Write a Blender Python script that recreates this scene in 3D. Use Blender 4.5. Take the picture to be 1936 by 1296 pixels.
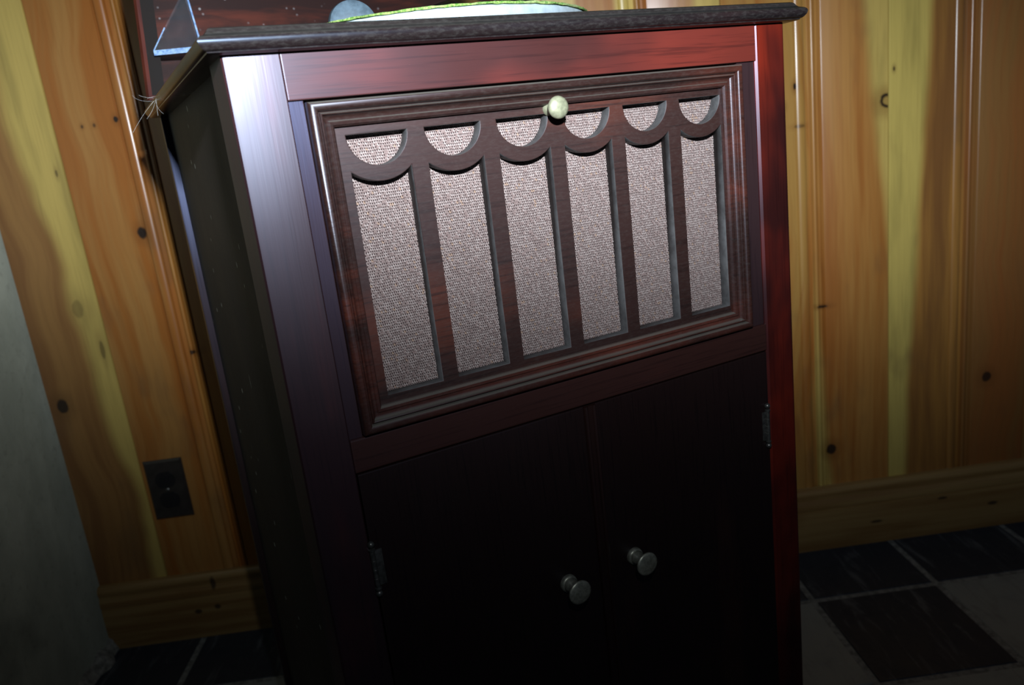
import bpy, bmesh, math, random
from mathutils import Matrix, Vector
random.seed(7)
SC = bpy.context.scene
COL = SC.collection
for o in list(bpy.data.objects):
    bpy.data.objects.remove(o)

# ------------------------------------------------------------------ camera
CAM = Vector((0.0, -1.3602, 0.8357))
RW = ((0.9910, -0.0627, -0.1179), (-0.1297, -0.2417, -0.9617), (0.0318, 0.9683, -0.2477))
cd = bpy.data.cameras.new('camera')
cam = bpy.data.objects.new('camera', cd)
COL.objects.link(cam)
r_, d_, f_ = [Vector(v).normalized() for v in RW]
m = Matrix(((r_.x, -d_.x, -f_.x, CAM.x), (r_.y, -d_.y, -f_.y, CAM.y), (r_.z, -d_.z, -f_.z, CAM.z), (0, 0, 0, 1)))
cam.matrix_world = m
cd.sensor_fit = 'HORIZONTAL'
cd.sensor_width = 36.0
cd.lens = 1489.5 / 1936 * 36.0
cd.clip_start = 0.01
cd.dof.use_dof = True
cd.dof.focus_distance = 0.66
cd.dof.aperture_fstop = 8.0
SC.camera = cam

# ------------------------------------------------------------------ cabinet frame (unit = cabinet width)
W = 0.49
YAW = 0.4289
ZF = -1.8537                      # floor, in cabinet units below the top of the body
CX, CY = 0.5, 0.485
BASE = Vector((-0.0189, -0.5071, 0.0))
CABM = Matrix.Translation(BASE) @ Matrix.Rotation(YAW, 4, 'Z')


def cab_world(x, y, z):
    return CABM @ Vector(((x - CX) * W, (y - CY) * W, (z - ZF) * W))


# ------------------------------------------------------------------ world, light, exposure
wd = bpy.data.worlds.new('world')
SC.world = wd
wd.use_nodes = True
wd.node_tree.nodes['Background'].inputs[0].default_value = (0.6, 0.75, 1.0, 1)
wd.node_tree.nodes['Background'].inputs[1].default_value = 0.026

fl = bpy.data.lights.new('flash', 'POINT')
fl.energy = 74
fl.color = (1, 1, 1)
fl.shadow_soft_size = 0.012
flo = bpy.data.objects.new('flash', fl)
COL.objects.link(flo)
FP = cab_world(-0.07, -1.14, 0.20)
AIM = cab_world(0.42, 0.0, 0.05)
flo.location = FP
# beam of the flash head: wide, low and softly falling off (a function of direction from the head)
ax_f = (AIM - FP).normalized()
ax_r = Vector((0.991, -0.0627, -0.1179))
ax_r = (ax_r - ax_f * ax_r.dot(ax_f)).normalized()
ax_u = ax_r.cross(ax_f)
TH_H, TH_V = 0.88, 0.285
fl.use_nodes = True
lt = fl.node_tree
for n in list(lt.nodes):
    lt.nodes.remove(n)
geo_l = lt.nodes.new('ShaderNodeNewGeometry')


def l_dot(v):
    n = lt.nodes.new('ShaderNodeVectorMath')
    n.operation = 'DOT_PRODUCT'
    lt.links.new(geo_l.outputs['Incoming'], n.inputs[0])
    n.inputs[1].default_value = v
    return n.outputs['Value']


def l_math(op, a, b):
    n = lt.nodes.new('ShaderNodeMath')
    n.operation = op
    for k, v in enumerate((a, b)):
        if isinstance(v, bpy.types.NodeSocket):
            lt.links.new(v, n.inputs[k])
        else:
            n.inputs[k].default_value = v
    return n.outputs[0]


l_f = l_math('MAXIMUM', l_dot(ax_f), 0.02)
l_h = l_math('DIVIDE', l_math('DIVIDE', l_dot(ax_r), l_f), TH_H)
l_v = l_math('DIVIDE', l_math('DIVIDE', l_dot(ax_u), l_f), TH_V)
l_r2 = l_math('ADD', l_math('MULTIPLY', l_h, l_h), l_math('MULTIPLY', l_v, l_v))
l_s = l_math('DIVIDE', 1.0, l_math('ADD', 1.0, l_math('MULTIPLY', l_r2, l_r2)))
em = lt.nodes.new('ShaderNodeEmission')
em.inputs['Color'].default_value = (0.86, 0.93, 1.0, 1)
lt.links.new(l_s, em.inputs['Strength'])
lo_ = lt.nodes.new('ShaderNodeOutputLight')
lt.links.new(em.outputs[0], lo_.inputs[0])

SC.view_settings.view_transform = 'Standard'
SC.view_settings.look = 'None'
SC.view_settings.gamma = 1.0
SC.view_settings.use_curve_mapping = False
SC.view_settings.exposure = 0.0


# ------------------------------------------------------------------ node helpers
class NT:
    def __init__(s, name):
        s.mat = bpy.data.materials.new(name)
        s.mat.use_nodes = True
        s.t = s.mat.node_tree
        s.n = s.t.nodes
        s.bsdf = s.n['Principled BSDF']
        s.co = s.n.new('ShaderNodeTexCoord').outputs['Object']

    def put(s, sock, v):
        if isinstance(v, bpy.types.NodeSocket):
            s.t.links.new(v, sock)
        elif v is not None:
            sock.default_value = v

    def math(s, op, a, b=None, c=None, clamp=False):
        n = s.n.new('ShaderNodeMath')
        n.operation = op
        n.use_clamp = clamp
        for i, v in enumerate((a, b, c)):
            if v is not None:
                s.put(n.inputs[i], v)
        return n.outputs[0]

    def sep(s, v=None):
        n = s.n.new('ShaderNodeSeparateXYZ')
        s.put(n.inputs[0], v or s.co)
        return n.outputs

    def comb(s, x=0.0, y=0.0, z=0.0):
        n = s.n.new('ShaderNodeCombineXYZ')
        for i, v in enumerate((x, y, z)):
            s.put(n.inputs[i], v)
        return n.outputs[0]

    def scale(s, v, sc, off=(0, 0, 0)):
        n = s.n.new('ShaderNodeMapping')
        n.inputs['Scale'].default_value = sc
        n.inputs['Location'].default_value = off
        s.put(n.inputs['Vector'], v)
        return n.outputs[0]

    def noise(s, v, scale=1.0, detail=3.0, rough=0.55, dist=0.0):
        n = s.n.new('ShaderNodeTexNoise')
        s.put(n.inputs['Vector'], v)
        n.inputs['Scale'].default_value = scale
        n.inputs['Detail'].default_value = detail
        n.inputs['Roughness'].default_value = rough
        n.inputs['Distortion'].default_value = dist
        return n.outputs['Fac']

    def voro(s, v, scale=1.0, feature='F1'):
        n = s.n.new('ShaderNodeTexVoronoi')
        n.feature = feature
        s.put(n.inputs['Vector'], v)
        n.inputs['Scale'].default_value = scale
        return n.outputs['Distance']

    def ss(s, v, a, b):              # smoothstep a..b -> 0..1
        n = s.n.new('ShaderNodeMapRange')
        n.interpolation_type = 'SMOOTHSTEP'
        s.put(n.inputs['Value'], v)
        n.inputs['From Min'].default_value = a
        n.inputs['From Max'].default_value = b
        n.inputs['To Min'].default_value = 0
        n.inputs['To Max'].default_value = 1
        if a > b:
            n.inputs['From Min'].default_value = b
            n.inputs['From Max'].default_value = a
            n.inputs['To Min'].default_value = 1
            n.inputs['To Max'].default_value = 0
        return n.outputs[0]

    def lin(s, v, a, b, c, d):
        n = s.n.new('ShaderNodeMapRange')
        s.put(n.inputs['Value'], v)
        for k, q in zip(('From Min', 'From Max', 'To Min', 'To Max'), (a, b, c, d)):
            n.inputs[k].default_value = q
        return n.outputs[0]

    def mix(s, f, a, b, mode='MIX'):
        n = s.n.new('ShaderNodeMix')
        n.data_type = 'RGBA'
        n.blend_type = mode
        s.put(n.inputs[0], f)
        for i, v in ((6, a), (7, b)):
            if isinstance(v, (tuple, list)):
                v = tuple(v) + (1,) * (4 - len(v))
            s.put(n.inputs[i], v)
        return n.outputs[2]

    def bump(s, h, strength=0.3, dist=0.001):
        n = s.n.new('ShaderNodeBump')
        n.inputs['Strength'].default_value = strength
        n.inputs['Distance'].default_value = dist
        s.put(n.inputs['Height'], h)
        return n.outputs[0]

    def tint(s, c):
        s.bsdf.inputs['Specular Tint'].default_value = tuple(c) + (1,)

    def out(s, color=None, rough=0.5, metal=0.0, spec=0.5, normal=None, coat=0.0, coat_rough=0.1, trans=0.0, ior=None):
        b = s.bsdf.inputs
        if isinstance(color, (tuple, list)):
            color = tuple(color) + (1,) * (4 - len(color))
        s.put(b['Base Color'], color)
        s.put(b['Roughness'], rough)
        s.put(b['Metallic'], metal)
        s.put(b['Specular IOR Level'], spec)
        b['Coat Weight'].default_value = coat
        b['Coat Roughness'].default_value = coat_rough
        if trans:
            b['Transmission Weight'].default_value = trans
        if ior:
            b['IOR'].default_value = ior
        if normal is not None:
            s.t.links.new(normal, b['Normal'])
        return s.mat


def mahogany(name, dark, red, axis='z', redness=0.5, rough=0.42, spec=0.5, seed=0.0, dust=0.0, updust=0.45, specks=0.0, fibre=0.5, tint=None, sheen=(0.72, 0.78, 1.0)):
    """old varnished mahogany: dark streaks over red, fine pores along the grain, a worn film"""
    t = NT(name)
    st = {'z': (9, 9, 1.6), 'x': (1.6, 9, 9), 'y': (9, 1.6, 9)}[axis]
    fi = {'z': (420, 420, 14), 'x': (14, 420, 420), 'y': (420, 14, 420)}[axis]
    off = (seed * 1.7, seed * 3.1, seed * 2.3)
    big = t.noise(t.scale(t.co, st, off), 1.0, 4, 0.6, 0.6)
    pore = t.noise(t.scale(t.co, fi, off), 1.0, 2, 0.6)
    patch = t.noise(t.scale(t.co, (5, 5, 5), (off[2], off[0], off[1])), 1.0, 3, 0.55)
    f = t.ss(t.math('ADD', t.math('MULTIPLY', big, 0.7), t.math('MULTIPLY', patch, 0.5)), 0.82 - 0.44 * redness, 0.98 - 0.40 * redness)
    c = t.mix(f, dark, red)
    c = t.mix(t.math('MULTIPLY', t.ss(pore, 0.5, 0.72), fibre), c, tuple(v * 0.35 for v in dark))
    if tint:
        tf = t.ss(t.noise(t.scale(t.co, (7, 7, 3), (off[1], off[2], 3.3)), 1.0, 3, 0.6), 0.45, 0.66)
        c = t.mix(t.math('MULTIPLY', tf, 0.6), c, tint)
    r = t.lin(patch, 0.3, 0.7, rough - 0.06, rough + 0.08)
    if dust:
        dn = t.noise(t.scale(t.co, (160, 160, 500) if axis == 'x' else (400, 400, 160)), 1.0, 4, 0.7)
        geo = t.n.new('ShaderNodeNewGeometry')
        up = t.sep(geo.outputs['Normal'])[2]
        c = t.mix(t.math('MULTIPLY', t.ss(dn, 0.42, 0.7), dust), c, (0.13, 0.13, 0.12))
        c = t.mix(t.math('MULTIPLY', t.ss(up, 0.45, 0.85), updust), c, (0.15, 0.16, 0.14))
    if specks:
        d = t.voro(t.scale(t.co, (38, 38, 30), off), 1.0)
        cl = t.ss(t.noise(t.scale(t.co, (4, 4, 4), off), 1.0, 2), 0.44, 0.56)
        k = t.math('MULTIPLY', t.ss(d, 0.10, 0.06), cl)
        sx = t.sep(t.scale(t.co, (1, 55, 5), off))
        d2 = t.voro(t.comb(sx[1], sx[2], 0.0), 1.0)
        k2 = t.math('MULTIPLY', t.ss(d2, 0.05, 0.03), t.ss(t.noise(t.scale(t.co, (3, 3, 3)), 1.0, 2), 0.5, 0.6))
        c = t.mix(t.math('MULTIPLY', t.math('MAXIMUM', k, k2), specks), c, (0.85, 0.88, 0.80))
    t.tint(sheen)
    return t.out(c, r, 0, spec, t.bump(pore, 0.16, 0.0004))


def simple(name, color, rough=0.5, metal=0.0, spec=0.5, var=0.15, sc=40, bump=0.0, coat=0.0):
    t = NT(name)
    n = t.noise(t.scale(t.co, (sc, sc, sc)), 1.0, 4, 0.6)
    c = t.mix(t.ss(n, 0.3, 0.7), tuple(v * (1 - var) for v in color), tuple(min(1, v * (1 + var)) for v in color))
    return t.out(c, t.lin(n, 0.3, 0.7, rough * 0.9, min(1, rough * 1.12)), metal, spec,
                 t.bump(n, bump, 0.001) if bump else None, coat)


def pine(name, xc, half, slope, sap, heart, heart2, seed, knots=(), edge=0.17, wob=0.03, warm=None):
    """one varnished knotty-pine board: yellow sapwood round a wavering orange heart, grain and knots"""
    t = NT(name)
    x, y, z = t.sep()
    so = seed * 7.31
    wv = t.noise(t.comb(so, 0.0, t.math('MULTIPLY', z, 2.2)), 1.0, 2, 0.5)
    wob2 = t.noise(t.comb(t.math('MULTIPLY', x, 5.0), so, t.math('MULTIPLY', z, 6.0)), 1.0, 2, 0.5)
    x2 = t.math('ADD', x, t.math('ADD', t.math('MULTIPLY', t.math('SUBTRACT', wv, 0.5), wob * 4), t.math('MULTIPLY', t.math('SUBTRACT', wob2, 0.5), wob)))
    ctr = t.math('ADD', xc, t.math('MULTIPLY', t.math('SUBTRACT', z, 0.7), slope))
    d = t.math('DIVIDE', t.math('ABSOLUTE', t.math('SUBTRACT', x2, ctr)), half)
    hm = t.ss(d, 1 + edge, 1 - edge)
    low = t.noise(t.comb(t.math('MULTIPLY', x2, 26.0), so, t.math('MULTIPLY', z, 1.6)), 1.0, 3, 0.6)
    hc = t.mix(t.ss(low, 0.36, 0.66), heart, heart2)
    sc_ = t.mix(t.ss(t.noise(t.comb(t.math('MULTIPLY', x, 30.0), so + 3, t.math('MULTIPLY', z, 4.0)), 1.0, 3), 0.45, 0.75), sap, tuple(v * 0.72 for v in sap))
    c = t.mix(hm, sc_, hc)
    rings = t.math('SINE', t.math('MULTIPLY', t.math('ADD', x2, t.math('MULTIPLY', wob2, 0.02)), 420.0))
    c = t.mix(t.math('MULTIPLY', t.ss(rings, 0.2, 1.0), t.math('ADD', 0.03, t.math('MULTIPLY', hm, 0.06))), c, tuple(v * 0.55 for v in heart2))
    fib = t.noise(t.scale(t.co, (320, 320, 7), (so, 0, 0)), 1.0, 2, 0.6)
    c = t.mix(t.math('MULTIPLY', t.ss(fib, 0.5, 0.75), 0.18), c, tuple(v * 0.5 for v in heart2))
    blot = t.noise(t.scale(t.co, (11, 11, 5), (so, so, 1)), 1.0, 3, 0.6)
    c = t.mix(t.math('MULTIPLY', t.ss(blot, 0.56, 0.74), 0.4), c, (0.15, 0.085, 0.04))
    kn = t.noise(t.scale(t.co, (40, 40, 40)), 1.0, 3, 0.6)
    for k in knots:
        kx, kz, ax, az, dark = k[:5]
        ring = len(k) > 5
        dx = t.math('DIVIDE', t.math('SUBTRACT', x, kx), ax)
        dz = t.math('DIVIDE', t.math('SUBTRACT', z, kz), az)
        rr = t.math('SQRT', t.math('ADD', t.math('MULTIPLY', dx, dx), t.math('MULTIPLY', dz, dz)))
        rr = t.math('ADD', rr, t.math('MULTIPLY', t.math('SUBTRACT', kn, 0.5), 0.9))
        c = t.mix(t.math('MULTIPLY', t.ss(rr, 3.2, 0.9), 0.45 * dark), c, tuple(v * 0.55 for v in heart2))
        mk = t.ss(rr, 1.15, 0.75)
        if ring:
            mk = t.math('MULTIPLY', mk, t.ss(rr, 0.35, 0.7))
        c = t.mix(t.math('MULTIPLY', mk, dark), c, (0.022, 0.012, 0.008))
    if warm:
        c = t.mix(0.25, c, warm)
    return t.out(c, 0.34, 0, 0.5, t.bump(t.math('ADD', fib, t.math('MULTIPLY', rings, 0.3)), 0.10, 0.0005), 0.6, 0.22)


# ------------------------------------------------------------------ mesh helpers
def link(name, me, mat=None, parent=None):
    o = bpy.data.objects.new(name, me)
    COL.objects.link(o)
    if mat is not None:
        for q in (mat if isinstance(mat, (list, tuple)) else [mat]):
            me.materials.append(q)
    if parent:
        o.parent = parent
    return o


def cabpt(v):
    return Vector(((v[0] - CX) * W, (v[1] - CY) * W, (v[2] - ZF) * W))


def finish(name, bm, mat, parent=None, cab=True, smooth=None):
    if cab:
        for v in bm.verts:
            v.co = cabpt(v.co)
    bmesh.ops.recalc_face_normals(bm, faces=bm.faces[:])
    me = bpy.data.meshes.new(name)
    bm.to_mesh(me)
    bm.free()
    if smooth:
        for p in me.polygons:
            p.use_smooth = True
        me.set_sharp_from_angle(angle=math.radians(smooth))
    return link(name, me, mat, parent)


def box(bm, a, b, bev=0.0, seg=2):
    r = bmesh.ops.create_cube(bm, size=1.0)
    vs = r['verts']
    for v in vs:
        v.co = Vector([a[i] + (v.co[i] + 0.5) * (b[i] - a[i]) for i in range(3)])
    if bev:
        es = list({e for v in vs for e in v.link_edges})
        bmesh.ops.bevel(bm, geom=es, offset=bev, segments=seg, profile=0.7, affect='EDGES')


def prism(bm, loop, axis, a, b, cap=True):
    """extrude a 2D loop (in the two other axes) from a to b along axis"""
    def pt(p, t):
        return {'x': (t, p[0], p[1]), 'y': (p[0], t, p[1]), 'z': (p[0], p[1], t)}[axis]
    A = [bm.verts.new(pt(p, a)) for p in loop]
    B = [bm.verts.new(pt(p, b)) for p in loop]
    n = len(loop)
    for i in range(n):
        bm.faces.new((A[i], A[(i + 1) % n], B[(i + 1) % n], B[i]))
    if cap:
        bm.faces.new(A[::-1])
        bm.faces.new(B)


def lathe(bm, prof, origin, axis, seg=40):
    """revolve (r, h) pairs about an axis through origin; closes on r = 0"""
    ax = Vector(axis).normalized()
    u = ax.orthogonal().normalized()
    w = ax.cross(u)
    O = Vector(origin)
    rings = []
    for r, h in prof:
        if r < 1e-7:
            rings.append([bm.verts.new(O + ax * h)])
        else:
            rings.append([bm.verts.new(O + ax * h + (u * math.cos(2 * math.pi * k / seg) + w * math.sin(2 * math.pi * k / seg)) * r) for k in range(seg)])
    for a, b in zip(rings, rings[1:]):
        for k in range(seg):
            q = [a[k % len(a)], a[(k + 1) % len(a)], b[(k + 1) % len(b)], b[k % len(b)]]
            q = [v for i, v in enumerate(q) if v not in q[:i]]
            if len(q) > 2:
                bm.faces.new(q)


def tube(bm, pts, rad, seg=12):
    pts = [Vector(p) for p in pts]
    prev = None
    rad = rad if isinstance(rad, (list, tuple)) else [rad] * len(pts)
    u = None
    rings = []
    for i, p in enumerate(pts):
        t = (pts[min(i + 1, len(pts) - 1)] - pts[max(i - 1, 0)]).normalized()
        u = t.orthogonal().normalized() if u is None else (u - t * u.dot(t)).normalized()
        w = t.cross(u)
        rings.append([bm.verts.new(p + (u * math.cos(2 * math.pi * k / seg) + w * math.sin(2 * math.pi * k / seg)) * rad[i]) for k in range(seg)])
    for a, b in zip(rings, rings[1:]):
        for k in range(seg):
            bm.faces.new((a[k], a[(k + 1) % seg], b[(k + 1) % seg], b[k]))
    bm.faces.new(rings[0][::-1])
    bm.faces.new(rings[-1])


def sweep_rect(bm, prof, x0, x1, z0, z1):
    """mitred frame: profile (inset, y) swept round a rectangle in the x-z plane, closed"""
    n = len(prof)
    loops = []
    for (d, y) in prof:
        loops.append([bm.verts.new(p) for p in ((x0 + d, y, z0 + d), (x1 - d, y, z0 + d), (x1 - d, y, z1 - d), (x0 + d, y, z1 - d))])
    for i in range(n):
        a, b = loops[i], loops[(i + 1) % n]
        for k in range(4):
            bm.faces.new((a[k], a[(k + 1) % 4], b[(k + 1) % 4], b[k]))


def curve_panel(name, outer, holes, half, bevel, loc_fn, mat, parent):
    """flat pierced board with thickness from 2D outlines (holes cut through)"""
    cu = bpy.data.curves.new(name, 'CURVE')
    cu.dimensions = '2D'
    cu.fill_mode = 'BOTH'
    cu.extrude = half - bevel
    cu.bevel_depth = bevel
    cu.bevel_resolution = 1
    for loop in [outer] + holes:
        sp = cu.splines.new('POLY')
        sp.points.add(len(loop) - 1)
        for p, q in zip(sp.points, loop):
            p.co = (q[0], q[1], 0, 1)
        sp.use_cyclic_u = True
    tmp = bpy.data.objects.new('tmp', cu)
    COL.objects.link(tmp)
    dg = bpy.context.evaluated_depsgraph_get()
    me = bpy.data.meshes.new_from_object(tmp.evaluated_get(dg))
    bpy.data.objects.remove(tmp)
    me.name = name
    for v in me.vertices:
        v.co = cabpt(loc_fn(v.co))
    bm = bmesh.new()
    bm.from_mesh(me)
    bmesh.ops.remove_doubles(bm, verts=bm.verts[:], dist=1e-6)
    bmesh.ops.recalc_face_normals(bm, faces=bm.faces[:])
    bm.to_mesh(me)
    bm.free()
    me.materials.clear()
    if isinstance(mat, list):
        for p in me.polygons:
            p.material_index = 0 if abs(p.normal.y) > 0.5 else 1
    return link(name, me, mat, parent)


def tag(o, label=None, cat=None, group=None, kind=None):
    for k, v in (('label', label), ('category', cat), ('group', group), ('kind', kind)):
        if v:
            o[k] = v
    return o


def empty(name, mat4, label, cat):
    o = bpy.data.objects.new(name, None)
    COL.objects.link(o)
    o.empty_display_size = 0.1
    o.matrix_world = mat4
    return tag(o, label, cat)


# ================================================================== SETTING
XL, XR, ZT = -0.774, 1.7, 2.3
SAP = (0.60, 0.44, 0.120)
AMB = (0.42, 0.205, 0.055)
RED = (0.36, 0.125, 0.022)
BRN = (0.24, 0.105, 0.030)
BOARDS = [  # right edge x, joint kind there, material
    (-0.648, 's', pine('pine_brown_and_yellow', -0.785, 0.088, -0.03, SAP, (0.34, 0.17, 0.05), BRN, 1,
                       [(-0.752, 0.478, 0.010, 0.013, 0.95), (-0.683, 0.645, 0.009, 0.016, 0.35), (-0.660, 0.57, 0.004, 0.016, 0.5), (-0.661, 0.87, 0.002, 0.006, 0.6)])),
    (-0.520, 'm', pine('pine_amber', -0.575, 0.11, 0.0, SAP, AMB, RED, 2,
                       [(-0.548, 0.7585, 0.007, 0.010, 1.0), (-0.5475, 0.943, 0.0035, 0.005, 1.0), (-0.6027, 0.9376, 0.0022, 0.003, 0.7), (-0.5832, 0.9378, 0.0022, 0.003, 0.7)])),
    (-0.390, 's', pine('pine_dark_amber', -0.46, 0.12, 0.0, SAP, (0.40, 0.18, 0.036), RED, 3, [(-0.520, 0.545, 0.016, 0.004, 0.9)])),
    (-0.250, 'm', pine('pine_amber_b', -0.32, 0.08, 0.0, SAP, AMB, RED, 4)),
    (-0.110, 's', pine('pine_yellow_b', -0.18, 0.03, 0.0, SAP, AMB, RED, 5)),
    (0.020, 'm', pine('pine_amber_c', -0.045, 0.07, 0.0, SAP, AMB, RED, 6)),
    (0.157, 's', pine('pine_yellow_c', 0.09, 0.025, 0.0, SAP, AMB, RED, 7)),
    (0.305, 'm', pine('pine_yellow_d', 0.23, 0.03, 0.0, SAP, AMB, RED, 8)),
    (0.450, 's', pine('pine_amber_e', 0.36, 0.05, 0.0, SAP, AMB, RED, 9)),
    (0.593, 'm', pine('pine_amber_f', 0.53, 0.10, 0.0, SAP, (0.44, 0.24, 0.06), RED, 10, [(0.5705, 0.866, 0.003, 0.006, 1.0), (0.577, 0.80, 0.01, 0.003, 0.5)])),
    (0.733, 's', pine('pine_amber_with_sap_wedge', 0.645, 0.0735, -0.095, SAP, (0.47, 0.225, 0.055), RED, 11,
                      [(0.729, 0.824, 0.013, 0.012, 1.0, 1), (0.6103, 0.479, 0.010, 0.003, 0.9), (0.622, 0.199, 0.010, 0.010, 0.95)], wob=0.006)),
    (0.8695, 'm', pine('pine_yellow', 0.855, 0.06, 0.05, (0.62, 0.48, 0.125), (0.42, 0.20, 0.045), BRN, 12, [(0.742, 0.875, 0.002, 0.004, 0.8)], wob=0.008)),
    (0.996, 's', pine('pine_brown', 0.93, 0.13, 0.0, SAP, (0.27, 0.13, 0.036), (0.30, 0.11, 0.028), 13, [(0.921, 0.303, 0.009, 0.010, 0.9)])),
    (1.13, 'm', pine('pine_amber_g', 1.06, 0.1, 0.0, SAP, (0.3, 0.15, 0.04), RED, 14)),
    (1.70, None, pine('pine_amber_h', 1.4, 0.3, 0.0, SAP, AMB, RED, 15)),
]


def halfround(x0, x1, base, crest, n=7):
    return [(x0 + (x1 - x0) * (0.5 - 0.5 * math.cos(math.pi * k / (n - 1))), base + (crest - base) * math.sin(math.pi * k / (n - 1))) for k in range(n)]


MOULD = [(-0.0245, 0), (-0.0240, 0.0022), (-0.0228, 0.0022), (-0.0222, 0.001)] + halfround(-0.0220, -0.0050, 0.0026, -0.0014, 13) + \
        [(-0.0047, 0.0040), (-0.0042, 0.0066), (0.0034, 0.0070), (0.0042, 0.0050)] + \
        halfround(0.0044, 0.0120, 0.0038, -0.0014, 9) + [(0.0126, 0.0034), (0.0133, 0.0010), (0.0172, 0.0008), (0.0177, 0.0026)] + \
        halfround(0.0181, 0.0212, 0.0026, -0.0006, 6) + [(0.0219, 0.0028), (0.0228, 0.0008), (0.0244, 0.0)]
SEAM = [(-0.0016, 0.0), (-0.0007, 0.0012), (-0.0004, 0.004), (0.0004, 0.004), (0.0007, 0.0008), (0.0016, 0.0)]
prof = [(XL - 0.05, 0.0, 0)]
for bi, (xe, kind, mt) in enumerate(BOARDS):
    if kind is None:
        prof.append((xe, 0.0, bi))
        continue
    for (dx, dy) in (MOULD if kind == 'm' else SEAM):
        prof.append((xe + dx, dy, bi if dx <= 0.0 else bi + 1))
bm = bmesh.new()
zs = [0.0, ZT]
cols = [[bm.verts.new((x, dy, z)) for z in zs] for (x, dy, b) in prof]
for i in range(len(cols) - 1):
    f = bm.faces.new((cols[i][0], cols[i + 1][0], cols[i + 1][1], cols[i][1]))
    f.material_index = prof[i + 1][2] if prof[i + 1][2] == prof[i][2] else prof[i][2]
# thickness behind
bk = [bm.verts.new((x, 0.03, z)) for x in (XL - 0.05, XR) for z in zs]
bm.faces.new((bk[0], bk[1], bk[3], bk[2]))
bm.faces.new((cols[0][0], cols[0][1], bk[1], bk[0]))
bm.faces.new((cols[-1][0], cols[-1][1], bk[3], bk[2]))
tag(finish('wall_back', bm, [b[2] for b in BOARDS], cab=False, smooth=40), kind='structure')

# left wall : painted plaster with a rounded corner edge and grime
t = NT('grey_plaster')
n1 = t.noise(t.scale(t.co, (9, 9, 5)), 1.0, 5, 0.62)
n2 = t.noise(t.scale(t.co, (70, 70, 70)), 1.0, 4, 0.6)
n3 = t.noise(t.scale(t.co, (3.2, 3.2, 3.2), (4, 1, 2)), 1.0, 4, 0.6)
c = t.mix(t.ss(n1, 0.35, 0.7), (0.42, 0.48, 0.41), (0.56, 0.63, 0.54))
c = t.mix(t.math('MULTIPLY', t.ss(n3, 0.52, 0.7), 0.55), c, (0.13, 0.145, 0.125))
c = t.mix(t.math('MULTIPLY', t.ss(n2, 0.55, 0.75), 0.3), c, (0.16, 0.17, 0.15))
PLASTER = t.out(c, 0.8, 0, 0.3, t.bump(t.math('ADD', n2, t.math('MULTIPLY', n1, 2.0)), 0.35, 0.002))
bm = bmesh.new()
ys = [0.03, 0.0, -0.4, -0.9, -1.6]
loop = [(XL, 0.0), (XL, -1.9), (XL - 0.12, -1.9), (XL - 0.12, 0.0)]
prism(bm, loop, 'z', 0.0, ZT)
tag(finish('wall_left', bm, PLASTER, cab=False), kind='structure')


# floor : nine inch marbled tiles, dark and pale, worn grey seams
def tile_mat(name, base, streak, amt, seed):
    t = NT(name)
    s1 = t.noise(t.scale(t.co, (46, 7, 1), (seed, seed * 2, 0)), 1.0, 4, 0.65, 0.8)
    s2 = t.noise(t.scale(t.co, (20, 20, 1), (seed, 3, 0)), 1.0, 4, 0.6)
    fine = t.noise(t.scale(t.co, (160, 160, 1)), 1.0, 3, 0.6)
    c = t.mix(t.math('MULTIPLY', t.ss(s1, 0.52, 0.74), amt), base, streak)
    c = t.mix(t.math('MULTIPLY', t.ss(s2, 0.5, 0.75), 0.35), c, tuple(v * 0.55 for v in base))
    c = t.mix(t.math('MULTIPLY', t.ss(fine, 0.6, 0.8), 0.2), c, streak)
    return t.out(c, t.lin(s2, 0.3, 0.7, 0.45, 0.65), 0, 0.4, t.bump(t.math('ADD', s1, fine), 0.2, 0.001))


TD = tile_mat('dark_marbled_tile', (0.032, 0.040, 0.058), (0.15, 0.17, 0.19), 0.75, 1)
TL = tile_mat('pale_marbled_tile', (0.30, 0.335, 0.33), (0.17, 0.18, 0.17), 0.5, 5)
GR = simple('worn_tile_seam', (0.24, 0.255, 0.25), 0.85, 0, 0.2, 0.35, 90, 0.4)
bm = bmesh.new()
P, X0, Y0 = 0.2215, 0.7275, -0.1715
rnd = random.Random(3)
for i in range(-8, 6):
    for j in range(-7, 2):
        xa, xb = X0 + i * P, X0 + (i + 1) * P
        ya, yb = Y0 + j * P, Y0 + (j + 1) * P
        if j >= 0:
            dark = True
        else:
            dark = (i + j) % 2 == 0
        dk = 1 if not dark else 0
        g = 0.0065
        x1, x2, y1, y2 = max(xa + g, XL), xb - g, ya + g, min(yb - g, 0.0)
        if x2 - x1 < 0.01 or y2 - y1 < 0.01:
            continue
        q = [(x1, y1), (x2, y1), (x2, y2), (x1, y2)]
        a = [bm.verts.new((p[0], p[1], 0.0)) for p in q]
        cx_, cy_ = (x1 + x2) / 2, (y1 + y2) / 2
        e = 0.0012
        lo = [bm.verts.new((p[0] + (e if p[0] > cx_ else -e), p[1] + (e if p[1] > cy_ else -e), -0.0015)) for p in q]
        f = bm.faces.new(a)
        f.material_index = dk
        for k in range(4):
            f = bm.faces.new((lo[k], lo[(k + 1) % 4], a[(k + 1) % 4], a[k]))
            f.material_index = dk
q = [bm.verts.new(p) for p in ((XL - 0.1, -1.9, -0.0014), (XR, -1.9, -0.0014), (XR, 0.02, -0.0014), (XL - 0.1, 0.02, -0.0014))]
f = bm.faces.new(q)
f.material_index = 2
fo = finish('floor', bm, [TD, TL, GR], cab=False)
tag(fo, kind='structure')

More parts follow.
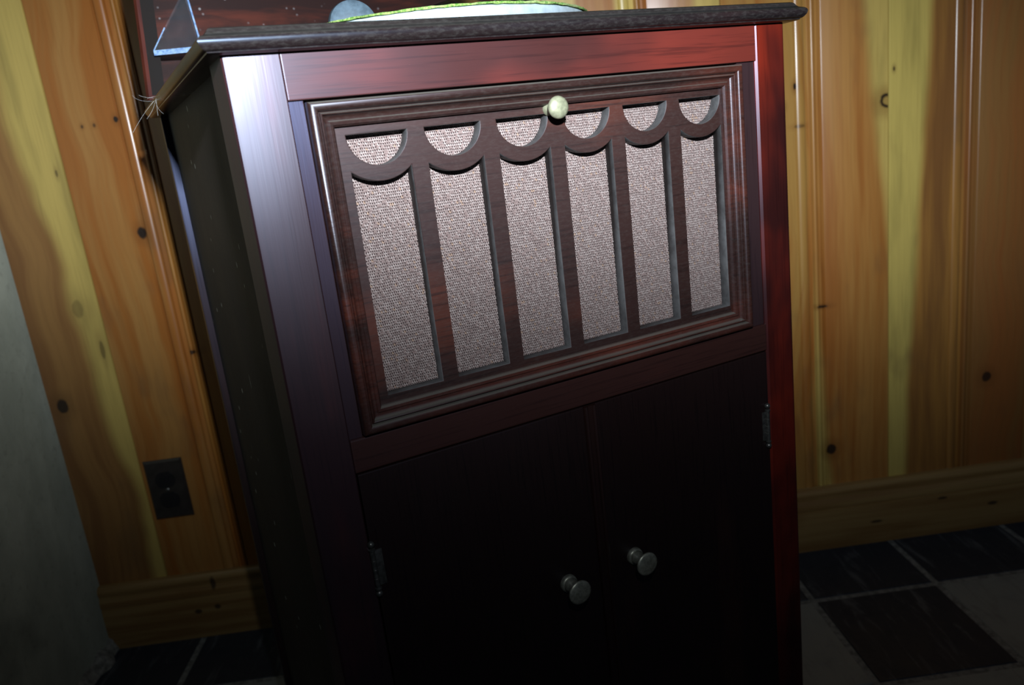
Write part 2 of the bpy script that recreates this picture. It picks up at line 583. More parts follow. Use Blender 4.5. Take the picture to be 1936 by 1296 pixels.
# baseboard of the pine wall
t = NT('pine_baseboard')
x, y, z = t.sep()
g1 = t.noise(t.scale(t.co, (2.5, 60, 60)), 1.0, 4, 0.6, 0.5)
g2 = t.noise(t.scale(t.co, (6, 6, 6)), 1.0, 3, 0.6)
c = t.mix(t.ss(g1, 0.35, 0.68), (0.36, 0.23, 0.085), (0.26, 0.14, 0.045))
c = t.mix(t.math('MULTIPLY', t.ss(g2, 0.55, 0.75), 0.4), c, (0.22, 0.10, 0.03))
for kx, kz, ax, az in ((-0.60, 0.055, 0.007, 0.005), (-0.563, 0.060, 0.006, 0.005), (-0.563, 0.108, 0.005, 0.013), (0.70, 0.045, 0.012, 0.003), (0.83, 0.075, 0.010, 0.003), (0.93, 0.05, 0.01, 0.004)):
    dx = t.math('DIVIDE', t.math('SUBTRACT', x, kx), ax)
    dz = t.math('DIVIDE', t.math('SUBTRACT', z, kz), az)
    rr = t.math('SQRT', t.math('ADD', t.math('MULTIPLY', dx, dx), t.math('MULTIPLY', dz, dz)))
    c = t.mix(t.math('MULTIPLY', t.ss(rr, 1.3, 0.6), 0.85), c, (0.04, 0.025, 0.015))
BASEW = t.out(c, 0.4, 0, 0.5, t.bump(g1, 0.1, 0.0005), 0.25, 0.2)
bm = bmesh.new()
bb = [(0.0, 0.0), (-0.017, 0.0), (-0.017, 0.078), (-0.0165, 0.0815), (-0.0145, 0.0825), (-0.0145, 0.0850), (-0.0170, 0.0860), (-0.0175, 0.092),
      (-0.0165, 0.099), (-0.0140, 0.1035), (-0.0135, 0.108), (-0.0150, 0.1125), (-0.0150, 0.118), (-0.0130, 0.1235), (-0.0085, 0.1265), (0.0, 0.1270)]
prism(bm, bb, 'x', XL, XR)
tag(finish('baseboard_back', bm, BASEW, cab=False, smooth=50), kind='structure')

# crumbling mortar cove along the foot of the grey wall
bm = bmesh.new()
rnd = random.Random(11)
sec = []
for k in range(70):
    yy = -0.004 - 0.018 * k
    w_ = 0.017 + rnd.uniform(-0.005, 0.006)
    h_ = 0.022 + rnd.uniform(-0.006, 0.008)
    sec.append([bm.verts.new((XL + w_ * cx2 + rnd.uniform(-.001, .001), yy, max(0.0, h_ * cz2 + rnd.uniform(-.001, .001)))) for cx2, cz2 in ((0, 1), (0.35, 0.85), (0.6, 0.55), (0.85, 0.35), (1.0, 0.0))] + [bm.verts.new((XL, yy, 0.0))])
for a, b in zip(sec, sec[1:]):
    for k in range(6):
        bm.faces.new((a[k], a[(k + 1) % 6], b[(k + 1) % 6], b[k]))
bm.faces.new(sec[0])
bm.faces.new(sec[-1][::-1])
MORTAR = simple('crumbled_mortar', (0.34, 0.35, 0.32), 0.9, 0, 0.2, 0.4, 110, 0.6)
tag(finish('trim_1', bm, MORTAR, cab=False, smooth=60), kind='structure')

# ================================================================== OUTLET
OUT_M = simple('dark_brown_bakelite', (0.035, 0.030, 0.026), 0.38, 0, 0.5, 0.15, 60)
OUT_D = simple('dark_receptacle', (0.016, 0.015, 0.016), 0.4, 0, 0.5, 0.1, 60)
STEEL = simple('dull_steel', (0.35, 0.36, 0.35), 0.45, 1.0, 0.5, 0.2, 200)
OX, OZ, OW, OH = -0.6062, 0.300, 0.0683, 0.114
outlet = empty('wall_outlet', Matrix.Translation((OX, 0.0, OZ)), 'dark brown duplex power outlet on the pine wall low at the left of the cabinet', 'outlet')
bm = bmesh.new()
lo = [(-OW / 2, -OH / 2), (OW / 2, -OH / 2), (OW / 2, OH / 2), (-OW / 2, OH / 2)]
A = [bm.verts.new((p[0], 0.0, p[1])) for p in lo]
B = [bm.verts.new((p[0], -0.002, p[1])) for p in lo]
C_ = [bm.verts.new((p[0] * 0.90, -0.006, p[1] * 0.94)) for p in lo]
for a, b in ((A, B), (B, C_)):
    for k in range(4):
        bm.faces.new((a[k], a[(k + 1) % 4], b[(k + 1) % 4], b[k]))
bm.faces.new(C_)
bm.faces.new(A[::-1])
finish('cover_plate', bm, OUT_M, outlet, cab=False)
for s in (1, -1):
    bm = bmesh.new()
    loop = []
    for k in range(40):
        a = 2 * math.pi * k / 40
        loop.append((0.0172 * math.cos(a), s * 0.0195 + max(-0.0142, min(0.0142, 0.0172 * math.sin(a)))))
    prism(bm, loop, 'y', -0.0080, -0.0055)
    r = finish('receptacle', bm, OUT_D, outlet, cab=False)
    bm = bmesh.new()
    for dx, h in ((-0.0064, 0.0085), (0.0064, 0.0070)):
        box(bm, (dx - 0.0012, -0.0083, s * 0.0195 + 0.003 - h / 2), (dx + 0.0012, -0.0070, s * 0.0195 + 0.003 + h / 2))
    lathe(bm, [(0, 0), (0.0026, 0), (0.0026, 0.0013), (0, 0.0013)], (0, -0.0070, s * 0.0195 - 0.0075), (0, -1, 0), 16)
    finish('socket_slots', bm, simple('socket_black', (0.004, 0.004, 0.004), 0.8), r, cab=False)
bm = bmesh.new()
lathe(bm, [(0.0032, 0.0), (0.0032, 0.0006), (0.002, 0.0013), (0, 0.0015)], (0, -0.0059, 0), (0, -1, 0), 20)
finish('screw', bm, STEEL, outlet, cab=False, smooth=40)

# ================================================================== GRAMOPHONE CABINET
cabn = empty('gramophone_cabinet', CABM, 'dark mahogany floor gramophone cabinet with pierced speaker grille, raised lid and double doors', 'gramophone')

DK = (0.026, 0.0085, 0.0065)
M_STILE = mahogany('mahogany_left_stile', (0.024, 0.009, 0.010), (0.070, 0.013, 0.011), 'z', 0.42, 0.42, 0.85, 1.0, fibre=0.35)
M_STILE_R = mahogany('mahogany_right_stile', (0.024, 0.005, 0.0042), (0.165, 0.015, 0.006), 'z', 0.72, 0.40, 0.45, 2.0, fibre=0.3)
M_RAIL = mahogany('mahogany_rail', (0.040, 0.011, 0.009), (0.120, 0.018, 0.011), 'x', 0.62, 0.40, 0.5, 3.0, fibre=0.45)
M_MID = mahogany('mahogany_middle_rail', (0.036, 0.013, 0.010), (0.105, 0.024, 0.014), 'x', 0.42, 0.42, 0.5, 4.0)
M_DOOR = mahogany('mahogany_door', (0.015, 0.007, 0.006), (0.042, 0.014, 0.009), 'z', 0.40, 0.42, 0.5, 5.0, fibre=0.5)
M_MOLD = mahogany('mahogany_moulding', (0.022, 0.0095, 0.0075), (0.095, 0.022, 0.012), 'x', 0.50, 0.36, 0.6, 6.0, dust=0.07, sheen=(0.80, 0.85, 1.0))
M_FRET = mahogany('mahogany_fretwork', (0.026, 0.0115, 0.0095), (0.075, 0.019, 0.010), 'x', 0.44, 0.46, 0.45, 7.0, dust=0.06, fibre=0.6, sheen=(0.85, 0.85, 0.95))
M_TOP = mahogany('mahogany_top_moulding', (0.012, 0.008, 0.008), (0.034, 0.012, 0.009), 'x', 0.40, 0.30, 0.8, 8.0, dust=0.12, updust=0.12, fibre=0.7, sheen=(0.55, 0.72, 1.0))
M_SIDE = mahogany('mahogany_dusty_side', (0.045, 0.034, 0.024), (0.060, 0.042, 0.028), 'z', 0.4, 0.6, 0.35, 9.0, dust=0.15, specks=1.0)
M_POST = mahogany('mahogany_post', (0.036, 0.022, 0.018), (0.060, 0.028, 0.020), 'z', 0.4, 0.36, 0.6, 10.0, sheen=(0.40, 0.55, 1.0))
M_STRIP = mahogany('mahogany_recess', (0.028, 0.014, 0.014), (0.050, 0.020, 0.016), 'z', 0.4, 0.40, 0.75, 11.0, sheen=(0.40, 0.55, 1.0))
M_LID = mahogany('mahogany_lid_inside', (0.022, 0.009, 0.008), (0.070, 0.018, 0.010), 'x', 0.42, 0.35, 0.5, 12.0, specks=0.0)
M_LIDR = mahogany('mahogany_lid_rim', (0.035, 0.010, 0.006), (0.13, 0.028, 0.014), 'z', 0.55, 0.62, 0.15, 13.0)
BRASS = simple('tarnished_brass', (0.46, 0.46, 0.37), 0.40, 0.7, 0.5, 0.25, 300)
BRASS_PALE = simple('pale_patinated_brass', (0.27, 0.28, 0.185), 0.5, 0.35, 0.5, 0.18, 300)
NICKEL = simple('nickel_plate', (0.72, 0.74, 0.75), 0.22, 1.0, 0.5, 0.1, 120)
ZB = ZF                            # cabinet feet on the floor
D = 0.965                           # body depth

# ---- corner posts (front ones carry the front face stiles)
FR = 0.100


def front_post(name, x0, x1, outer, mat):
    ch = 0.008
    bm = bmesh.new()
    if outer < 0:
        loop = [(x0 + ch, 0.0), (x1 - 0.002, 0.0), (x1, 0.002), (x1, FR), (x0, FR), (x0, 0.004), (x0 + 0.0025, 0.0011)]
    else:
        loop = [(x0 + 0.004, 0.0)]
        n = 6
        for k in range(n + 1):
            a = math.pi / 2 * k / n
            loop.append((x1 - 0.012 + 0.012 * math.sin(a), 0.010 - 0.010 * math.cos(a)))
        loop += [(x1, FR), (x0, FR), (x0, 0.004)]
    prism(bm, loop, 'z', ZB, 0.0)
    return finish(name, bm, mat, cabn, smooth=35)


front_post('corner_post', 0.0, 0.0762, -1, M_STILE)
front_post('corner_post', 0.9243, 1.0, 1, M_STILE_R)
for x0 in (0.0, 0.94):
    bm = bmesh.new()
    box(bm, (x0, 0.935, ZB), (x0 + 0.06, D, 0.0), 0.003)
    finish('corner_post', bm, M_POST, cabn)
# ---- side panels, back panel
for x0 in (0.016, 0.972):
    bm = bmesh.new()
    box(bm, (x0, FR - 0.01, ZB + 0.10), (x0 + 0.012, 0.94, 0.0))
    finish('side_panel', bm, M_SIDE, cabn)
bm = bmesh.new()
box(bm, (0.05, 0.945, ZB + 0.10), (0.95, 0.96, 0.0))
finish('back_panel', bm, M_DOOR, cabn)
# ---- front rails
bm = bmesh.new()
box(bm, (0.0762, 0.0, -0.0626), (0.9243, 0.05, 0.0), 0.0016)
finish('top_rail', bm, M_RAIL, cabn)
bm = bmesh.new()
box(bm, (0.0762, 0.0005, -0.6085), (0.9243, 0.05, -0.5554), 0.0025)
finish('middle_rail', bm, M_MID, cabn)
bm = bmesh.new()
box(bm, (0.0762, 0.0, ZB + 0.09), (0.9243, 0.05, ZB + 0.17), 0.002)
finish('bottom_rail', bm, M_MID, cabn)
# ---- recessed boards beside the grille door
for a, b in ((0.0762, 0.0975), (0.8838, 0.9243)):
    bm = bmesh.new()
    box(bm, (a, 0.006, -0.5554), (b, 0.05, -0.0626), 0.001)
    finish('recess_strip', bm, M_STRIP, cabn)

# ---- grille door : mitred moulding, pierced fretwork, woven cloth, knob
YG = 0.012
gx, gw, gp = 0.1488, 0.0948, 0.1204
GZ0, GZ1 = -0.1135, -0.5045
mw = 0.0358


def mold_profile():
    P_ = [(0.0, 0.045), (0.0, -0.004)]
    for k in range(9):                                # outer bead
        a = math.pi * k / 8
        P_.append((0.0068 - 0.0066 * math.cos(a), -0.0055 - 0.0060 * math.sin(a)))
    P_ += [(0.0140, -0.0025), (0.0152, -0.0022), (0.0160, -0.0056), (0.0172, -0.0066)]
    for k in range(6):                                # cove
        a = math.pi / 2 * k / 5
        P_.append((0.0185 + 0.0085 * (1 - math.cos(a)), -0.0060 + 0.0085 * math.sin(a)))
    P_ += [(0.0276, 0.0018), (0.0292, 0.0010), (0.0330, 0.0022), (mw, 0.0060), (mw, YG + 0.001), (mw, 0.045)]
    return P_


bm = bmesh.new()
sweep_rect(bm, mold_profile(), 0.0985, 0.8830, -0.5518, -0.0665)
door = finish('grille_door', bm, M_MOLD, cabn, smooth=32)

outer = [(0.128, -0.098 + 0.001), (0.128, -0.524), (0.868, -0.524), (0.868, -0.097)]
outer = outer[::-1]
holes = []
for i in range(6):
    x0 = gx + i * gp
    x1 = x0 + gw
    xm = (x0 + x1) / 2
    R = gw / 2
    h1 = [(x0 + 0.0005, GZ0)]
    for k in range(25):
        a = math.pi + math.pi * k / 24
        h1.append((xm + R * math.cos(a), GZ0 - 0.0008 + R * math.sin(a)))
    h1.append((x1 - 0.0005, GZ0))
    holes.append(h1)
    sg = 0.0185
    zt = -0.1640
    R2 = (gw * gw / 4 + sg * sg) / (2 * sg)
    zc = zt - sg + R2
    amax = math.asin(gw / 2 / R2)
    h2 = [(x0, GZ1)]
    for k in range(21):
        a = -amax + 2 * amax * k / 20
        h2.append((xm + R2 * math.sin(a), zc - R2 * math.cos(a)))
    h2.append((x1, GZ1))
    holes.append(h2)
TH = 0.0112
curve_panel('fretwork', outer, holes, TH, 0.0011, lambda c: (c.x, YG + TH - c.z, c.y), [M_FRET, simple('dusty_cut_edge', (0.055, 0.056, 0.058), 0.6, 0, 0.4, 0.3, 90)], door)

# woven cloth
t = NT('woven_speaker_cloth')
x, y, z = t.sep()
PX, PZ = 0.00165, 0.00205
jit = t.noise(t.scale(t.co, (230, 1, 60)), 1.0, 2, 0.5)
jit2 = t.noise(t.scale(t.co, (90, 1, 500)), 1.0, 2, 0.5)
zz = t.math('ADD', t.math('DIVIDE', z, PZ), t.math('MULTIPLY', t.math('SUBTRACT', jit, 0.5), 0.7))
row = t.math('FLOOR', zz)
fz = t.math('SUBTRACT', zz, row)
par = t.math('MODULO', t.math('ABSOLUTE', row), 2.0)
xx = t.math('ADD', t.math('ADD', t.math('DIVIDE', x, PX), t.math('MULTIPLY', par, 0.5)), t.math('MULTIPLY', t.math('SUBTRACT', jit2, 0.5), 1.2))
colx = t.math('FLOOR', xx)
fx = t.math('SUBTRACT', xx, colx)
wn = t.n.new('ShaderNodeTexWhiteNoise')
wn.noise_dimensions = '2D'
t.put(wn.inputs['Vector'], t.comb(colx, row, 0.0))
rv = wn.outputs['Value']
bx_ = t.math('SUBTRACT', 1.0, t.math('POWER', t.math('ABSOLUTE', t.math('SUBTRACT', t.math('MULTIPLY', fx, 2.0), 1.0)), 3.5))
bz_ = t.math('SUBTRACT', 1.0, t.math('POWER', t.math('ABSOLUTE', t.math('SUBTRACT', t.math('MULTIPLY', fz, 2.0), 1.0)), 2.2))
hump = t.math('MULTIPLY', bx_, bz_)
# pale weft rows with dark gaps between the warp crossings in every second row
gap = t.math('MULTIPLY', t.ss(fx, 0.36, 0.50), t.ss(fz, 0.40, 0.52))
gap = t.math('MULTIPLY', gap, t.ss(rv, 0.12, 0.22))
pale = t.mix(rv, (0.20, 0.15, 0.14), (0.42, 0.355, 0.335))
pale = t.mix(t.math('MULTIPLY', t.math('GREATER_THAN', rv, 0.975), 0.5), pale, (0.36, 0.20, 0.09))
c = t.mix(t.ss(hump, 0.02, 0.30), (0.10, 0.045, 0.042), pale)
c = t.mix(t.math('MULTIPLY', gap, 0.93), c, (0.014, 0.007, 0.008))
CLOTH = t.out(c, 0.85, 0, 0.15, t.bump(t.math('SUBTRACT', hump, t.math('MULTIPLY', gap, 0.8)), 0.6, 0.0006))
bm = bmesh.new()
box(bm, (0.128, YG + 2 * TH + 0.0003, -0.524), (0.868, YG + 2 * TH + 0.004, -0.098))
finish('grille_cloth', bm, CLOTH, door)
bm = bmesh.new()
box(bm, (0.10, YG + 2 * TH + 0.0041, -0.550), (0.88, 0.046, -0.068))
finish('backing_board', bm, M_DOOR, door)


def knob(x, y, z, h, rb, rn, rh, mat, parent, ball):
    bm = bmesh.new()
    if ball:
        p = [(0, 0), (rb, 0), (rb, h * 0.10), (rb * 0.82, h * 0.2), (rn, h * 0.32), (rn, h * 0.5), (rh * 0.72, h * 0.60), (rh * 0.95, h * 0.72), (rh, h * 0.80), (rh * 0.93, h * 0.90), (rh * 0.7, h * 0.98), (rh * 0.35, h * 1.025), (0, h * 1.035)]
    else:
        p = [(0, 0), (rb, 0), (rb, h * 0.08), (rb * 0.93, h * 0.18), (rb * 0.80, h * 0.20), (rb * 0.83, h * 0.25), (rn * 1.1, h * 0.40), (rn, h * 0.55), (rn * 1.15, h * 0.70),
             (rh * 0.75, h * 0.82), (rh * 0.97, h * 0.88), (rh, h * 0.92), (rh * 0.97, h * 0.97), (rh * 0.8, h * 1.0), (rh * 0.4, h * 1.02), (0, h * 1.025)]
    lathe(bm, p, (x, y, z), (0, -1, 0), 36)
    return finish('knob', bm, mat, parent, smooth=60)


knob(0.4865, YG, -0.1080, 0.038, 0.0105, 0.0075, 0.0178, BRASS_PALE, door, True)

# ---- lower doors
dl = None
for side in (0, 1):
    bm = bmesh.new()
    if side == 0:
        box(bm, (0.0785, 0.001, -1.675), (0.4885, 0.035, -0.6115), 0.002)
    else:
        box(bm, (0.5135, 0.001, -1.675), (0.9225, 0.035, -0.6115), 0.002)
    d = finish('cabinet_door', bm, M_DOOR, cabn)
    if side == 1:
        bm = bmesh.new()
        prism(bm, [(0.4888, 0.035), (0.4888, 0.0), (0.4900, -0.003), (0.4925, -0.0045), (0.4960, -0.0035), (0.4975, -0.001), (0.5045, -0.001), (0.5060, -0.0035), (0.5095, -0.0045), (0.5122, -0.003), (0.5133, 0.0), (0.5133, 0.035)], 'z', -1.675, -0.6125)
        finish('astragal', bm, mahogany('mahogany_astragal', (0.020, 0.008, 0.006), (0.05, 0.014, 0.008), 'z', 0.5, 0.4, 0.5, 14), d, smooth=40)
    kx = 0.4195 if side == 0 else 0.567
    knob(kx, 0.001, -0.9305, 0.043, 0.0165, 0.0095, 0.0225, BRASS, d, False)
    # butt hinge with ball finials, knuckles and leaf
    hx = 0.0785 if side == 0 else 0.9165
    for (za, zb_) in ((-0.722, -0.819), (-1.47, -1.567)):
        if side == 1:
            za, zb_ = za + 0.004, zb_ + 0.004
        bm = bmesh.new()
        r = 0.0042
        L = za - zb_
        p = [(0, 0.0)]
        for k in range(7):
            a = math.pi * k / 6
            p.append((0.0058 * math.sin(a) + 1e-4, 0.0058 - 0.0058 * math.cos(a)))
        p += [(0.0030, 0.0125), (0.0056, 0.0135), (0.0056, 0.0160), (r, 0.0175)]
        seg = (L - 0.035) / 4
        for k in range(4):
            z0 = 0.0175 + k * seg
            p += [(r, z0 + 0.0008), (r, z0 + seg - 0.0012), (r * 0.8, z0 + seg - 0.0004), (r * 0.8, z0 + seg)]
        p += [(r, L - 0.0170), (0.0056, L - 0.016), (0.0056, L - 0.0135), (0.0030, L - 0.0125)]
        for k in range(7):
            a = math.pi * k / 6
            p.append((0.0058 * math.sin(a) + 1e-4, L - 0.0058 - 0.0058 * math.cos(a)))
        p.append((0, L))
        p = sorted(p, key=lambda q: q[1])
        lathe(bm, p, (hx, -0.002, za), (0, 0, -1), 20)
        sx = 0.016 if side == 0 else -0.0125
        box(bm, (min(hx, hx + sx), -0.0008, zb_ + 0.018), (max(hx, hx + sx), 0.004, za - 0.018), 0.0006)
        finish('hinge', bm, simple('tarnished_hinge_%d' % side, (0.16, 0.16, 0.15), 0.34, 0.8, 0.5, 0.3, 300), d, smooth=40)

# ---- bracket feet
for x0 in (0.0, 0.90):
    bm = bmesh.new()
    box(bm, (x0, -0.004, ZB), (x0 + 0.10, 0.09, ZB + 0.09), 0.004)
    finish('foot', bm, M_DOOR, cabn)

# ---- top moulding : board with an ogee edge on all four sides
prof_t = [(-0.006, -0.0004), (0.013, -0.0004), (0.0180, 0.0012), (0.0185, 0.0028), (0.0205, 0.0034), (0.0238, 0.0058), (0.0270, 0.0100), (0.0282, 0.0148), (0.0270, 0.0182), (0.0240, 0.0208),
          (0.0200, 0.0222), (0.0165, 0.0236), (0.0140, 0.0262), (0.0120, 0.0296), (0.0095, 0.0318), (0.0060, 0.0330), (0.0, 0.0334)]
bm = bmesh.new()
loops = []
for (o_, z) in prof_t:
    loops.append([bm.verts.new(p) for p in ((-o_, -o_, z), (1 + o_, -o_, z), (1 + o_, D + o_ * 0.3, z), (-o_, D + o_ * 0.3, z))])
for a, b in zip(loops, loops[1:]):
    for k in range(4):
        bm.faces.new((a[k], a[(k + 1) % 4], b[(k + 1) % 4], b[k]))
bm.faces.new(loops[0][::-1])
bm.faces.new(loops[-1])
finish('top_moulding', bm, M_TOP, cabn, smooth=38)

# ---- raised lid : a shallow box on edge at the back, its hollow facing the front
lid_y0, lid_y1 = 0.900, 0.985
LX0, LX1, LZ0, LZ1 = -0.022, 1.030, 0.0335, 0.93
bm = bmesh.new()


TAPER = 0.085


def ring(x0, x1, z0, z1, y):
    k = TAPER * (z1 - z0)
    return [bm.verts.new(p) for p in ((x0, y, z0), (x1, y, z0), (x1 - k, y, z1), (x0 + k, y, z1))]


tp = 0.020
seq = [ring(LX0 + tp, LX1 - tp, LZ0, LZ1 - 0.03, lid_y1), ring(LX0 + tp * 0.5, LX1 - tp * 0.5, LZ0, LZ1 - 0.01, lid_y0 + 0.040), ring(LX0 + 0.010, LX1 - 0.010, LZ0, LZ1 - 0.005, lid_y0 + 0.028), ring(LX0, LX1, LZ0, LZ1, lid_y0 + 0.022), ring(LX0 - 0.001, LX1 + 0.001, LZ0, LZ1, lid_y0 + 0.010), ring(LX0 + 0.004, LX1 - 0.004, LZ0, LZ1 - 0.002, lid_y0 + 0.003), ring(LX0 + 0.012, LX1 - 0.012, LZ0 + 0.01, LZ1 - 0.012, lid_y0 + 0.003),
       ring(LX0 + 0.0125, LX1 - 0.0125, LZ0 + 0.0105, LZ1 - 0.0125, lid_y0 + 0.010), ring(LX0 + 0.042, LX1 - 0.042, LZ0 + 0.03, LZ1 - 0.042, lid_y0 + 0.010), ring(LX0 + 0.043, LX1 - 0.043, LZ0 + 0.0305, LZ1 - 0.043, lid_y1 - 0.02)]
for n, (a, b) in enumerate(zip(seq, seq[1:])):
    for k in range(4):
        f = bm.faces.new((a[k], a[(k + 1) % 4], b[(k + 1) % 4], b[k]))
        f.material_index = 1 if n >= 6 else 0
bm.faces.new(seq[0][::-1])
lid = finish('lid', bm, [M_LIDR, simple('ebonised_lid_frame', (0.012, 0.009, 0.008), 0.7, 0, 0.15, 0.3, 60)], cabn, smooth=30)
bm = bmesh.new()
a, b = ring(LX0 + 0.031, LX1 - 0.031, LZ0 + 0.029, LZ1 - 0.033, lid_y1 - 0.020), ring(LX0 + 0.031, LX1 - 0.031, LZ0 + 0.029, LZ1 - 0.033, lid_y1 - 0.004)
for k in range(4):
    bm.faces.new((a[k], a[(k + 1) % 4], b[(k + 1) % 4], b[k]))
bm.faces.new(a)
bm.faces.new(b)
t = NT('dusty_lid_panel')
big = t.noise(t.scale(t.co, (5, 20, 26)), 1.0, 4, 0.6, 0.8)
c = t.mix(t.ss(big, 0.46, 0.70), (0.022, 0.009, 0.008), (0.085, 0.020, 0.012))
dd = t.voro(t.scale(t.co, (85, 85, 85)), 1.0)
pk = t.noise(t.scale(t.co, (30, 30, 30)), 1.0, 2)
c = t.mix(t.math('MULTIPLY', t.math('MULTIPLY', t.ss(dd, 0.17, 0.06), t.ss(pk, 0.48, 0.62)), 0.55), c, (0.4, 0.4, 0.42))
finish('lid_panel', bm, t.out(c, 0.55, 0, 0.1), lid)
# clear triangular corner pane at the lid rim
t = NT('clear_glass')
n = t.noise(t.scale(t.co, (120, 120, 120)), 1.0, 3, 0.6)
GLASS = t.out(t.mix(t.ss(n, 0.4, 0.7), (0.75, 0.80, 0.90), (0.95, 0.97, 1.0)), t.lin(n, 0.3, 0.7, 0.02, 0.10), 0, 0.5, None, 0, 0.1, 0.97, 1.45)
t = NT('ground_edge_flash_glint')
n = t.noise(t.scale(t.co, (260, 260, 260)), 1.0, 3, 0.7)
GEDGE = t.out(t.mix(t.ss(n, 0.35, 0.65), (0.10, 0.24, 0.55), (0.38, 0.58, 0.85)), 0.35, 0, 0.6, None, 0, 0.1, 0.25, 1.45)  # ground edge; the flash's blue reflection is painted into its colour
bm = bmesh.new()
tri = [(0.012, 0.1275), (0.1120, 0.1275), (0.1015, 0.262), (0.012, 0.140)]
prism(bm, tri, 'y', 0.8925, 0.9028)
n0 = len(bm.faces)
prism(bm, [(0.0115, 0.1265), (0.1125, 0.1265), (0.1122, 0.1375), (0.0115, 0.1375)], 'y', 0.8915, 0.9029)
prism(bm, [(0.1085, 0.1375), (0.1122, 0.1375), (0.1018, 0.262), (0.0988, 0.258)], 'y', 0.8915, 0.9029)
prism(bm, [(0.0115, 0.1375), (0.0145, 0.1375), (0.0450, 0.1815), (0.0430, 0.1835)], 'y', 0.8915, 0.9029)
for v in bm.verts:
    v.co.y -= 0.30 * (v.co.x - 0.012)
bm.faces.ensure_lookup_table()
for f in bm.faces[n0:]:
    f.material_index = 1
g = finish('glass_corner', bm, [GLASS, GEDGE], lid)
g['label'] = 'clear triangular glass corner piece with a bright lower edge'

# ---- motor board fittings : turntable with green felt, tone arm
TX, TY, TZ, TR = 0.455, 0.385, 0.0635, 0.309
bm = bmesh.new()
lathe(bm, [(0, 0.0335), (0.03, 0.0335), (0.03, TZ - 0.012), (TR * 0.93, TZ - 0.018), (TR * 0.975, TZ - 0.0205), (TR * 0.992, TZ - 0.018), (TR * 0.998, TZ - 0.010), (TR, TZ - 0.0035), (TR * 0.992, TZ), (0, TZ)], (TX, TY, 0), (0, 0, 1), 128)
tt = finish('turntable', bm, simple('satin_nickel_rim', (0.42, 0.52, 0.58), 0.5, 0.4, 0.5, 0.1, 120), cabn, smooth=50)
t = NT('green_felt')
fz_ = t.noise(t.scale(t.co, (500, 500, 500)), 1.0, 3, 0.7)
f2 = t.noise(t.scale(t.co, (20, 20, 20)), 1.0, 3, 0.6)
c = t.mix(t.ss(fz_, 0.35, 0.65), (0.06, 0.17, 0.025), (0.26, 0.34, 0.11))
c = t.mix(t.math('MULTIPLY', t.ss(f2, 0.45, 0.7), 0.6), c, (0.34, 0.36, 0.20))
FELT = t.out(c, 0.95, 0, 0.1, t.bump(fz_, 0.6, 0.001))
bm = bmesh.new()
n_ = 180
rr1, top = [], []
rnd = random.Random(5)
prof_f = [(TR * 0.995, 0.0004), (TR + 0.0025, -0.0006), (TR + 0.0034, 0.0010), (TR + 0.0025, 0.0030), (TR * 0.97, 0.0036), (0.0, 0.0036)]
lathe(bm, [(r, TZ + h) for r, h in prof_f], (TX, TY, 0), (0, 0, 1), n_)
for v in bm.verts:
    if (v.co.x - TX) ** 2 + (v.co.y - TY) ** 2 > (TR * 0.9) ** 2:
        v.co += Vector((rnd.uniform(-1, 1), rnd.uniform(-1, 1), rnd.uniform(-1, 1))) * 0.0007
finish('felt_mat', bm, FELT, tt, smooth=60)
bm = bmesh.new()
lathe(bm, [(0.007, TZ + 0.005), (0.007, TZ + 0.016), (0.0055, TZ + 0.022), (0, TZ + 0.023)], (TX, TY, 0), (0, 0, 1), 20)
finish('spindle', bm, NICKEL, tt, smooth=50)
# tone arm : base, goose neck and reproducer disc resting at the left front
bm = bmesh.new()
lathe(bm, [(0.055, 0.0335), (0.055, 0.042), (0.035, 0.052), (0.026, 0.07), (0.026, 0.15), (0.030, 0.16), (0.0, 0.165)], (0.80, 0.80, 0), (0, 0, 1), 36)
arm = finish('tone_arm', bm, NICKEL, cabn, smooth=50)
bm = bmesh.new()
pts = [(0.80, 0.80, 0.145), (0.77, 0.72, 0.150), (0.70, 0.62, 0.150), (0.60, 0.51, 0.139), (0.53, 0.46, 0.124), (0.47, 0.43, 0.104), (0.41, 0.41, 0.090), (0.35, 0.375, 0.084), (0.305, 0.362, 0.082)]
fine = []
for i in range(len(pts) - 1):
    p0, p1, p2, p3 = [Vector(pts[max(0, min(len(pts) - 1, i + k))]) for k in (-1, 0, 1, 2)]
    for s in range(6):
        u = s / 6
        fine.append(0.5 * ((2 * p1) + (p2 - p0) * u + (2 * p0 - 5 * p1 + 4 * p2 - p3) * u * u + (3 * p1 - p0 - 3 * p2 + p3) * u ** 3))
fine.append(Vector(pts[-1]))
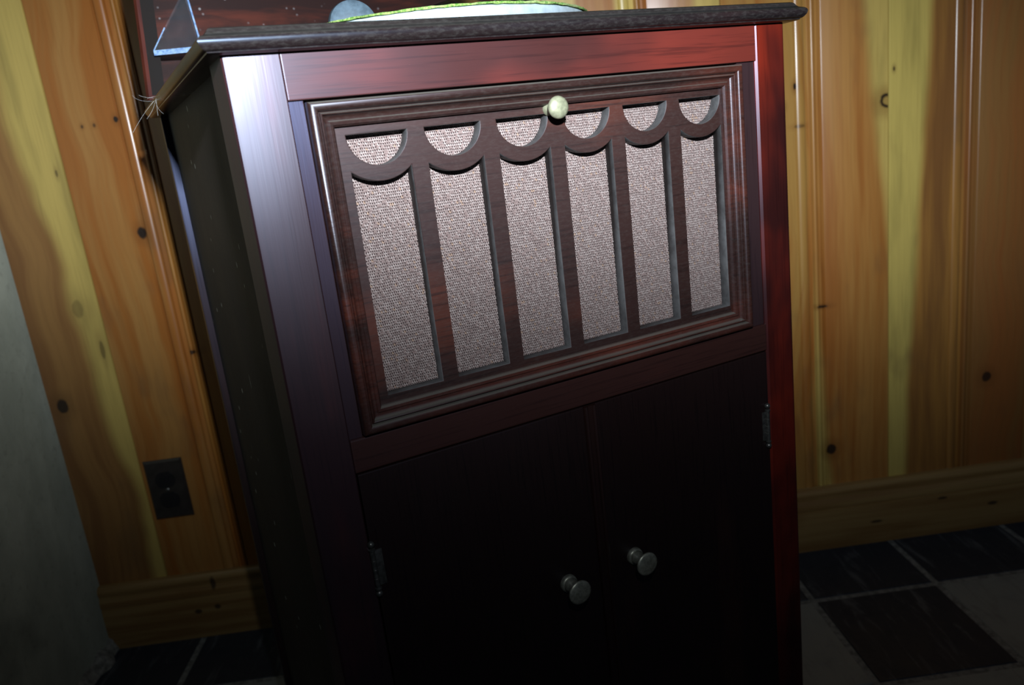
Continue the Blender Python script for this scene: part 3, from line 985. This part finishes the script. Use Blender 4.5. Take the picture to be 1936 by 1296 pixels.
tube(bm, fine, [0.020 - 0.008 * k / (len(fine) - 1) for k in range(len(fine))], 18)
finish('arm_tube', bm, NICKEL, arm, smooth=60)
bm = bmesh.new()
ax = Vector((-0.15, -1.0, 0.12))
lathe(bm, [(0, -0.012), (0.036, -0.012), (0.043, -0.008), (0.045, 0.0), (0.042, 0.010), (0.034, 0.015), (0.018, 0.018), (0.0, 0.019)], (0.2985, 0.345, 0.0790 + 0.004), ax, 48)
finish('sound_box', bm, simple('grey_blue_metal', (0.075, 0.115, 0.15), 0.6, 0.2, 0.5, 0.2, 150), arm, smooth=40)

# ================================================================== COBWEB WISP on the top moulding
cu = bpy.data.curves.new('cobweb_wisp', 'CURVE')
cu.dimensions = '3D'
cu.bevel_depth = 0.00008
cu.bevel_resolution = 0
rnd = random.Random(21)
c0 = cab_world(-0.0282, 0.640, 0.0150)
Rt, Up, Bk = r_, -d_, f_
for k in range(9):
    a0 = rnd.uniform(-2.6, 0.9)
    ln = rnd.uniform(0.006, 0.022) if k > 2 else 0.030
    p = c0 + Vector((rnd.uniform(-.003, .001), rnd.uniform(-.008, .008), rnd.uniform(-.004, .004)))
    dirv = Vector((-math.cos(a0) * 0.5 - 0.35, math.sin(a0) * 0.6, math.sin(a0) * 0.8 - 0.1)).normalized()
    sp = cu.splines.new('POLY')
    sp.points.add(5)
    bend = Vector((rnd.uniform(-1, 1), rnd.uniform(-1, 1), rnd.uniform(-1, 1))) * 0.5
    for j in range(6):
        q = p + dirv * ln * j / 5 + bend * ln * (j / 5) ** 2 * 0.6
        sp.points[j].co = (q.x, q.y, q.z, 1)
tmp = bpy.data.objects.new('tmp', cu)
COL.objects.link(tmp)
me = bpy.data.meshes.new_from_object(tmp.evaluated_get(bpy.context.evaluated_depsgraph_get()))
bpy.data.objects.remove(tmp)
me.materials.clear()
me.name = 'cobweb_wisp'
wisp = link('cobweb_wisp', me, simple('dust_fibre', (0.6, 0.62, 0.6), 0.9))
tag(wisp, 'wisp of pale cobweb fibres clinging to the left edge of the top moulding', 'cobweb')
